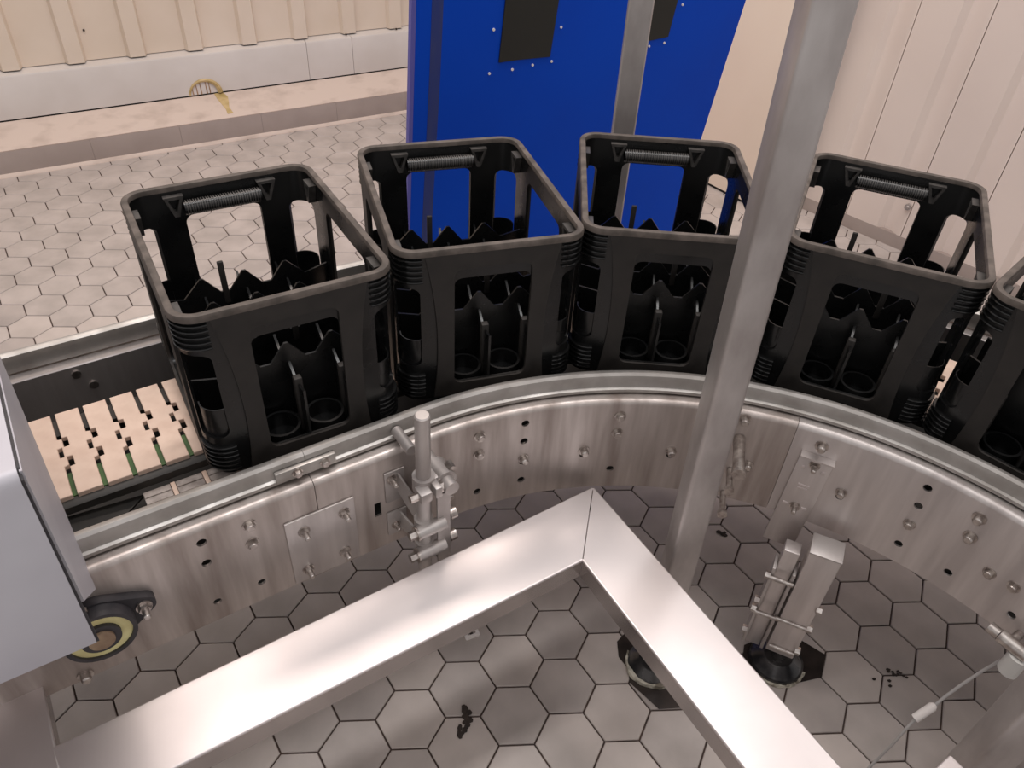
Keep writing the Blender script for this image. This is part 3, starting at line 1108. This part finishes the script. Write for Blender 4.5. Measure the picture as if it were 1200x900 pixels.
rib_t = corner_ribs([0.238 + 0.0094 * i for i in range(5)]).mesh('corner_rib', 'rib')
rib_b = corner_ribs([0.010 + 0.0088 * i for i in range(6)]).mesh('corner_rib', 'rib')
for (sx, sy, a0) in ((1, 1, 0), (-1, 1, 90), (-1, -1, 180), (1, -1, 270)):
    for me in (rib_t, rib_b):
        crate_parts.append(inst('corner_ribs', me, None, Matrix.Translation((sx * (HX - 0.038), sy * (HY - 0.038), 0)) @ Matrix.Rotation(math.radians(a0), 4, 'Z')))
    # recessed pocket behind the lower half of the slot
    pk = MB()
    v = []
    n = 9
    for rad in (0.0262, 0.0282):
        for z in (0.02, 0.125):
            for i in range(n):
                t = math.radians(-12 + 114 * i / (n - 1))
                v.append((rad * math.cos(t), rad * math.sin(t), z))
    f = []
    for i in range(n - 1):
        f += [(i, i + 1, n + i + 1, n + i), (2 * n + i + 1, 2 * n + i, 3 * n + i, 3 * n + i + 1), (n + i, n + i + 1, 3 * n + i + 1, 3 * n + i), (i + 1, i, 2 * n + i, 2 * n + i + 1)]
    f += [(0, n, 3 * n, 2 * n), (n - 1, 2 * n + n - 1, 3 * n + n - 1, n + n - 1)]
    pk.add(v, f, True)
    o = pk.build('corner_pocket', 'black')
    o.matrix_local = Matrix.Translation((sx * (HX - 0.038), sy * (HY - 0.038), 0)) @ Matrix.Rotation(math.radians(a0), 4, 'Z')
    crate_parts.append(o)

# handle grips: bar with close fins on the short sides
hg = MB()
hg.cyl((-0.064, 0, 0), (0.064, 0, 0), 0.0115, 16)
hf = MB()
for i in range(30):
    x = -0.060 + 0.12 * i / 29
    hf.cyl((x - 0.0008, 0, 0), (x + 0.0008, 0, 0), 0.0128, 14)
hg.box((-0.064, 0.0, -0.006), (0.064, 0.014, 0.006))
hg_me = hg.mesh('handle_grip', 'black')
hf_me = hf.mesh('grip_fins', 'boss')  # fins paler than the black bar: highlights put into their colour
for sy in (1, -1):
    gm = frame((0, sy * (HY - 0.0235), 0.259), (sy, 0, 0), (0, sy, 0), (0, 0, 1))
    crate_parts.append(inst('handle_grip', hg_me, None, gm))
    crate_parts.append(inst('grip_fins', hf_me, None, gm))
# triangular bosses inside the rim
tb = MB()
tri_o = [(-0.016, 0.017), (0.016, 0.017), (0.004, -0.019), (-0.004, -0.019)]
tri_i = [(-0.0095, 0.012), (0.0095, 0.012), (0.0016, -0.010), (-0.0016, -0.010)]
tb.ring(tri_o, tri_i, 0, 0.012, None, False)
tb_me = tb.mesh('handle_boss', 'boss')
for sy in (1, -1):
    for sx in (1, -1):
        x = Vector((-sy, 0, 0))
        crate_parts.append(inst('handle_boss', tb_me, None, frame((sx * 0.077, sy * (HY - 0.0095), 0.263), (-sy, 0, 0), (0, 0, 1), (0, -sy, 0))))
for sx in (1, -1):
    for sy in (1, -1):
        crate_parts.append(inst('handle_boss', tb_me, None, frame((sx * (HX - 0.0095), sy * 0.146, 0.262), (0, sx, 0), (0, 0, 1), (-sx, 0, 0))))


# bottle dividers with peaked tops: 3 long, 4 cross
def divider(nodes, half_len, zpk, zval, thick):
    top = [(-half_len, zval + 0.01)]
    pk = sorted(nodes)
    for i, x in enumerate(pk):
        if i:
            xm = (pk[i - 1] + x) / 2
            top += [(xm - 0.008, zval), (xm + 0.008, zval)]
        else:
            top += [(x - 0.034, zval)]
        top += [(x - 0.003, zpk), (x + 0.003, zpk)]
    top += [(pk[-1] + 0.034, zval), (half_len, zval + 0.01)]
    poly = [(half_len, 0.012), (-half_len, 0.012)] + top
    poly = list(reversed(poly))
    m = MB()
    n = len(poly)
    v = [(p[0], -thick / 2, p[1]) for p in poly] + [(p[0], thick / 2, p[1]) for p in poly]
    # strips so the notched face stays clean
    cols = top
    k = len(cols)
    v = []
    for y in (-thick / 2, thick / 2):
        v += [(p[0], y, 0.012) for p in cols] + [(p[0], y, p[1]) for p in cols]
    f = []
    for i in range(k - 1):
        f += [(i, i + 1, k + i + 1, k + i), (2 * k + i + 1, 2 * k + i, 3 * k + i, 3 * k + i + 1), (k + i, k + i + 1, 3 * k + i + 1, 3 * k + i), (i + 1, i, 2 * k + i, 2 * k + i + 1)]
    f += [(0, k, 3 * k, 2 * k), (k - 1, 3 * k - 1, 4 * k - 1, 2 * k - 1)]
    m.add(v, f)
    return m


XS = (-0.072, 0.0, 0.072)
YS = (-0.1176, -0.0392, 0.0392, 0.1176)
dx = divider(XS, HX - 0.0105, 0.156, 0.124, 0.004).mesh('divider', 'black')
dy = divider(YS, HY - 0.0105, 0.122, 0.104, 0.004).mesh('divider', 'black')
for y in YS:
    crate_parts.append(inst('divider', dx, None, Matrix.Translation((0, y, 0))))
for x in XS:
    crate_parts.append(inst('divider', dy, None, frame((x, 0, 0), (0, 1, 0), (-1, 0, 0), (0, 0, 1))))
pin = MB().cbox((-0.0065, -0.0065, 0.012), (0.0065, 0.0065, 0.118), 0.0025)
pin_me = pin.mesh('bottle_pillar', 'black_matte')
pin2 = MB().cbox((-0.005, -0.0035, 0.10), (0.005, 0.0035, 0.182), 0.0015).mesh('bottle_pillar', 'black_matte')
for x in XS:
    for y in (-0.158, 0.158):
        crate_parts.append(inst('bottle_pillar', pin_me, None, Matrix.Translation((x, y, 0))))
crate_parts.append(inst('bottle_pillar', pin2, None, Matrix.Translation((-0.036, 0.1176, 0))))
crate_parts.append(inst('bottle_pillar', pin2, None, Matrix.Translation((0.036, -0.0392, 0))))
bg = MB()
bg.prism(rr(HX - 0.008, HY - 0.008, 0.03), 0.0, 0.006)
for ix in range(4):
    for iy in range(5):
        cx, cy = -0.108 + 0.072 * ix, -0.1568 + 0.0784 * iy
        co = [(cx + 0.031 * math.cos(2 * PI * i / 20), cy + 0.031 * math.sin(2 * PI * i / 20)) for i in range(20)]
        ci = [(cx + 0.0265 * math.cos(2 * PI * i / 20), cy + 0.0265 * math.sin(2 * PI * i / 20)) for i in range(20)]
        bg.ring(co, ci, 0.005, 0.034)
crate_parts.append(bg.build('base_grid', 'black'))

CR_G = 'black bottle crates on the conveyor'
CRATES = [((-0.3305, 0.274), 26.6, 'empty black bottle crate nearest the steel cover, beige chain links beside it'),
          ((-0.002, 0.432), 13.4, 'empty black bottle crate second from the left, left edge of the blue panel behind it'),
          ((0.366, 0.475), -6.8, 'empty black bottle crate before the blue panel, its right side cut by the tall post'),
          ((0.744, 0.377), -27.0, 'empty black bottle crate just right of the tall steel post, white wall behind'),
          ((1.030, 0.135), -49.5, 'empty black bottle crate cut off by the right edge of the photo')]
for k, ((x, y), rz, lab) in enumerate(CRATES):
    root = thing('bottle_crate', lab, 'crate', (x, y, Z_CH), math.radians(rz), CR_G)
    for p in crate_parts:
        o = p if k == 0 else p.copy()
        if k:
            COL.objects.link(o)
        o.parent = root


# ------------------------------------------------------------------ front frame of folded channel beams
FZ = 0.400
FH = 0.046
mf = thing('machine_frame', 'bright folded steel frame forming a V corner in front of the conveyor', 'frame')


def channel(poly, flags, name='beam', z=FZ, h=FH, t=0.003):
    """folded channel: top sheet polygon (counter-clockwise from above) with down-turned lips on the flagged edges"""
    n = len(poly)
    m, sd = MB(), MB()
    m.prism(poly, z - t, z)
    for i in range(n):
        if not flags[i]:
            continue
        a_, b_ = Vector((*poly[i], 0)), Vector((*poly[(i + 1) % n], 0))
        d = (b_ - a_).normalized()
        nrm = Vector((-d.y, d.x, 0))
        q = [a_, b_, b_ + nrm * t, a_ + nrm * t]
        sd.prism([(p.x, p.y) for p in q], z - h, z - t)
        m.cyl((a_.x, a_.y, z - 0.0032), (b_.x, b_.y, z - 0.0032), 0.0032, 12)
        # small return lip
        q = [a_, b_, b_ + nrm * 0.012, a_ + nrm * 0.012]
        sd.prism([(p.x, p.y) for p in q], z - h - t, z - h)
    o = m.build(name, 'steel_bright', mf)
    sd.build('folded_side', 'beam_side', o)
    return o


oc = Vector((0.2431, 0.1719))
ic = Vector((0.2022, 0.0091))
dl = Vector((math.cos(math.radians(-150.1)), math.sin(math.radians(-150.1))))
dr_ = Vector((math.cos(math.radians(-62.7)), math.sin(math.radians(-62.7))))
ol = Vector((-0.5560, -0.2870))
il = Vector((-0.3951, -0.3194))
il2 = il + (il - ic).normalized() * 0.115
orr = oc + dr_ * 0.95
irr = Vector((0.3834, -0.3493)) + (Vector((0.3834, -0.3493)) - ic).normalized() * 0.36
e = Vector((0.0008, -0.0003))
channel([tuple(oc - e), tuple(ol), tuple(il2), tuple(ic - e)], [True, True, True, False])
channel([tuple(oc + e), tuple(ic + e), tuple(irr), tuple(orr)], [False, True, True, True])
# third beam runs towards the viewer on the left
t0 = Vector((-0.5560, -0.2890))
dn = Vector((math.cos(math.radians(119.6)), math.sin(math.radians(119.6))))
ot = t0 + dn * 0.135
wv = Vector((-dn.y, dn.x)) * 0.085
channel([tuple(ot), tuple(ot + wv), tuple(t0 + wv - dn * 0.5), tuple(t0 - dn * 0.5)], [True, True, True, True])
# corner of a further beam by the right post
c2 = Vector((0.682, -0.345))
channel([tuple(c2), tuple(c2 + dl * 0.10), tuple(c2 + dl * 0.10 + dr_ * 0.4), tuple(c2 + dr_ * 0.4)], [True, True, True, True])
# legs of the frame
for (x, y) in ((0.45, -0.40), (-0.60, -0.62)):
    MB().cbox((x - 0.025, y - 0.025, 0.0), (x + 0.025, y + 0.025, FZ - FH - 0.003), 0.003).build('frame_leg', 'galv', mf)


# ------------------------------------------------------------------ posts
def square_post(name, label, p0, p1, side, rz, foot=True):
    r = thing(name, label, 'post', (p0[0], p0[1], 0))
    p0, p1 = Vector(p0), Vector(p1)
    h = side / 2
    m = MB()
    ca, sa = math.cos(rz), math.sin(rz)
    c = rr(h, h, 0.006, 4)
    c = [(x * ca - y * sa, x * sa + y * ca) for x, y in c]
    n = len(c)
    v = [Vector((x, y, 0)) + p0 - Vector((p0.x, p0.y, 0)) for x, y in c] + [Vector((x, y, 0)) + p1 - Vector((p0.x, p0.y, 0)) for x, y in c]
    m.add(v, [tuple(reversed(range(n))), tuple(range(n, 2 * n))])
    m.add(v, [(i, (i + 1) % n, n + (i + 1) % n, n + i) for i in range(n)], True)
    m.build('post_tube', 'galv', r)
    if foot:
        MB().cyl((0, 0, 0.0), (0, 0, 0.010), 0.050, 32).cyl((0, 0, 0.010), (0, 0, 0.024), 0.048, 32, 0.03).cyl((0, 0, 0.024), (0, 0, p0.z + 0.002), 0.014, 14).build('levelling_foot', 'foot', r)
        arc_ring(0.050, 0.056, 150, 300, 0.012, 4, 0.002).build('foot_ring', 'ring_dirty', r)
    return r


pb = (0.3951, 0.0397)
pt = (0.3656, 0.0426)
# direction continues upwards past the frame's top edge
lean = (pt[0] - pb[0]) / 1.25, (pt[1] - pb[1]) / 1.25
fpost = square_post('steel_post', 'tall galvanised square post leaning in front of the crates', (pb[0], pb[1], 0.075), (pb[0] + lean[0] * 2.1, pb[1] + lean[1] * 2.1, 2.1), 0.050, 0.0)
# bracket bolts from post to conveyor plate
for (dg, z, ln) in ((73.0, 0.528, 0.085), (72.9, 0.448, 0.05), (72.8, 0.386, 0.05)):
    s = s_of(dg)
    c = W(s, -0.001, z)
    u = WU(s)
    fo = Vector((pb[0], pb[1], 0))
    MB().cyl(c, c - u * ln, 0.0105 if z > 0.5 else 0.006, 14).cyl(c - u * ln, c - u * (ln + 0.008), 0.0125 if z > 0.5 else 0.010, 14 if z > 0.5 else 6).build('spacer_bolt', 'bolt', conv)
b2 = (0.3573, 0.8388)
b2t = (0.3458, 0.8415)
square_post('steel_post', 'grey square post standing in front of the blue panel', (b2[0], b2[1], 0.06), (b2t[0] + 0.004, b2t[1], 2.0), 0.050, math.radians(-10))
b3 = (0.7705, -0.3226)
rp = square_post('steel_post', 'square steel post in the lower right corner of the photo', (b3[0], b3[1], 0.06), (b3[0], b3[1], 2.1), 0.052, math.radians(-14))

# ------------------------------------------------------------------ drive cover at the left
dc = thing('drive_cover', 'pale grey sheet steel cover over the conveyor at the left edge', 'cover')
AL = 0.512
th = 0.003
prof = [(-0.168, 0.655)]
prof += [(-0.128, 0.872)]
for i in range(1, 7):
    t = math.radians(90 * i / 6)
    prof.append((-0.1265 + 0.014 * (1 - math.cos(t)), 0.876 + 0.016 * math.sin(t)))
prof += [(0.36, 0.893)]
inner = [(o + (th if z < 0.88 else 0.0), z - (th if z > 0.88 else 0)) for o, z in prof]
sec = prof + list(reversed(inner))
cv = MB().sweep(sec, [-(AL + 0.50), -AL - 0.004], W, True)
cv.build('cover_sheet', 'steel_cover', dc)
# dark strip standing in for the shaded seam behind the sheet's right edge
ins = [(o + 0.0035 if z < 0.885 else o + 0.01, z - 0.0035) for o, z in prof]
ins2 = [(o + 0.006 if z < 0.885 else o + 0.012, z - 0.006) for o, z in prof]
MB().sweep(ins + list(reversed(ins2)), [-AL - 0.06, -AL - 0.0015], W, True).build('seam_shade', 'bearing', dc)
epoly = [(-0.142, 0.700), (-0.010, 0.563), (0.015, 0.566), (0.143, 0.861), (0.36, 0.862), (0.36, 0.886), (-0.113, 0.886)]
ep = MB()
n = len(epoly)
v = [W(-AL, o, z) for o, z in epoly] + [W(-AL - 0.003, o, z) for o, z in epoly]
ep.add(v, [tuple(range(n)), tuple(reversed(range(n, 2 * n)))] + [(i, (i + 1) % n, n + (i + 1) % n, n + i) for i in range(n)])
ep.build('end_plate', 'steel_cover', dc)

# ------------------------------------------------------------------ sensor with cable at the lower right
se = thing('cable_gland', 'white fittings where the thin cable meets the conveyor, lower right', 'fitting')
sa = s_of(29.9)
u = WU(sa)
c = W(sa, -0.030, 0.395)
t_ = Vector((u.y, -u.x, 0))
MB().cyl(c - t_ * 0.035, c - t_ * 0.018, 0.010, 14).cyl(c - t_ * 0.016, c + t_ * 0.03, 0.012, 16).build('gland_nut', 'bolt', se)
MB().cyl(c + t_ * 0.022 - Vector((0, 0, 0.008)), c + t_ * 0.022 - Vector((0, 0, 0.05)), 0.017, 18).build('lamp_cap', 'frosted', se)
MB().cyl(c + u * 0.0295, c, 0.007, 12).build('bracket_pin', 'bolt', se)


cab = thing('connector_cable', 'thin grey cable with a white inline connector hanging above floor', 'cable')
pts = [c + t_ * 0.022 - Vector((0, 0, 0.03))]
pts += [Vector(p) for p in ((0.8934, -0.1615, 0.33), (0.8805, -0.1582, 0.29), (0.8602, -0.1603, 0.25), (0.8432, -0.164, 0.22), (0.8337, -0.1662, 0.195), (0.8187, -0.1705, 0.18), (0.8027, -0.1764, 0.165), (0.7899, -0.1839, 0.14), (0.7802, -0.1893, 0.1), (0.7709, -0.1923, 0.06), (0.7596, -0.1968, 0.022), (0.7396, -0.2116, 0.004))]
MB().tube(pts, 0.0027, 10).build('cable', 'cable', cab)
d = (pts[8] - pts[5]).normalized()
q0, q1 = Vector((0.8295, -0.1676, 0.192)), Vector((0.8022, -0.1758, 0.167))
MB().cyl(q0, q1, 0.0080, 14).cyl(q0, q0 + (q0 - q1).normalized() * 0.006, 0.008, 14, 0.004).build('connector', 'white_plastic', cab)

# ------------------------------------------------------------------ marks and small things on the floor
def blob(name, cx, cy, rx, ry, rot, z, mat, label, cat, seed, n=28, jag=0.25, h=0.0008):
    rd = random.Random(seed)
    pts = []
    ph = [rd.uniform(0, 6.28) for _ in range(4)]
    for i in range(n):
        t = 2 * PI * i / n
        k = 1 + jag * (0.5 * math.sin(2 * t + ph[0]) + 0.3 * math.sin(3 * t + ph[1]) + 0.2 * math.sin(5 * t + ph[2]))
        x, y = rx * k * math.cos(t), ry * k * math.sin(t)
        pts.append((cx + x * math.cos(rot) - y * math.sin(rot), cy + x * math.sin(rot) + y * math.cos(rot)))
    m = MB()
    m.prism(pts, z, z + h)
    return tag(m.build(name, mat), label, cat)


def flat_patch(name, pts, mat, label, cat):
    m = MB()
    m.prism(pts, 0.0002, 0.0009)
    return tag(m.build(name, mat), label, cat)


flat_patch('wet_patch', [(0.5814, 0.0194), (0.6062, 0.0783), (0.6775, 0.1053), (0.7347, 0.0869), (0.7778, 0.0488), (0.7474, -0.0013), (0.6882, -0.0127), (0.6221, -0.0086)], 'wet', 'dark wet patch on the tiles around the support leg foot', 'patch')
flat_patch('wet_patch', [(0.3312, 0.0946), (0.3581, 0.1207), (0.4041, 0.1152), (0.4521, -0.0031), (0.445, -0.0559), (0.3906, -0.0576), (0.3421, 0.0005), (0.344, 0.0308), (0.3288, 0.0586)], 'wet', 'dark wet patch on the tiles under the bright frame corner', 'patch')
rd = random.Random(11)
dm = MB()
for i in range(40):
    t = i / 39
    x = 0.000 + 0.006 * math.sin(5 * t) + rd.uniform(-0.005, 0.005) * (0.5 + math.sin(t * 3))
    y = -0.040 - 0.060 * t
    r = rd.uniform(0.003, 0.0055)
    bmx = bmesh.new()
    bmesh.ops.create_icosphere(bmx, subdivisions=1, radius=r)
    dm.bm(bmx, Matrix.Translation((x + 0.002, y, r * 0.35)) @ Matrix.Diagonal((1.2, 1.2, 0.5, 1)), True)
tag(dm.build('dirt_clump', 'dirt'), 'elongated clump of black dirt on the tiles inside the frame', 'dirt')
dm = MB()
for i in range(12):
    P = Vector((0.8965 + 0.0335 * i / 11 + rd.uniform(-0.002, 0.002), 0.0075 + -0.0089 * i / 11 + 0.006 * math.sin(i), 0))
    bmx = bmesh.new()
    bmesh.ops.create_icosphere(bmx, subdivisions=1, radius=rd.uniform(0.002, 0.0038))
    dm.bm(bmx, Matrix.Translation((P.x, P.y, 0.001)) @ Matrix.Diagonal((1.3, 1, 0.5, 1)), True)
for P in (Vector((0.8875, -0.0249, 0.0)), Vector((0.8594, -0.0087, 0.0)), Vector((0.8907, -0.0136, 0.0))):
    bmx = bmesh.new()
    bmesh.ops.create_icosphere(bmx, subdivisions=1, radius=0.0035)
    dm.bm(bmx, Matrix.Translation((P.x, P.y, 0.001)) @ Matrix.Diagonal((1.3, 1, 0.5, 1)), True)
tag(dm.build('dirt_crumbs', 'dirt'), 'short line of brown dirt crumbs on a tile joint, lower right', 'dirt')
P = Vector((0.6401, 0.3804, 0.0))
dm = MB()
for i in range(7):
    bmx = bmesh.new()
    bmesh.ops.create_icosphere(bmx, subdivisions=1, radius=rd.uniform(0.003, 0.006))
    dm.bm(bmx, Matrix.Translation((P.x + rd.uniform(-0.01, 0.01), P.y + rd.uniform(-0.007, 0.007), 0.001)) @ Matrix.Diagonal((1.3, 1.2, 0.4, 1)), True)
tag(dm.build('dirt_spot', 'dirt'), 'small dark dirt spot on the tile between post and support leg', 'dirt')
cp = thing('plastic_clip', 'small pale square clip lying on the floor under the left beam', 'clip', (0.0194, 0.1242, 0), math.radians(20))
MB().ring(rr(0.016, 0.013, 0.003, 3), rr(0.009, 0.006, 0.002, 3), 0.0, 0.005, None, False).build('clip_frame', 'white_plastic', cp)
MB().box((-0.003, -0.004, 0), (0.003, 0.004, 0.003)).build('clip_pin', 'dirt', cp)
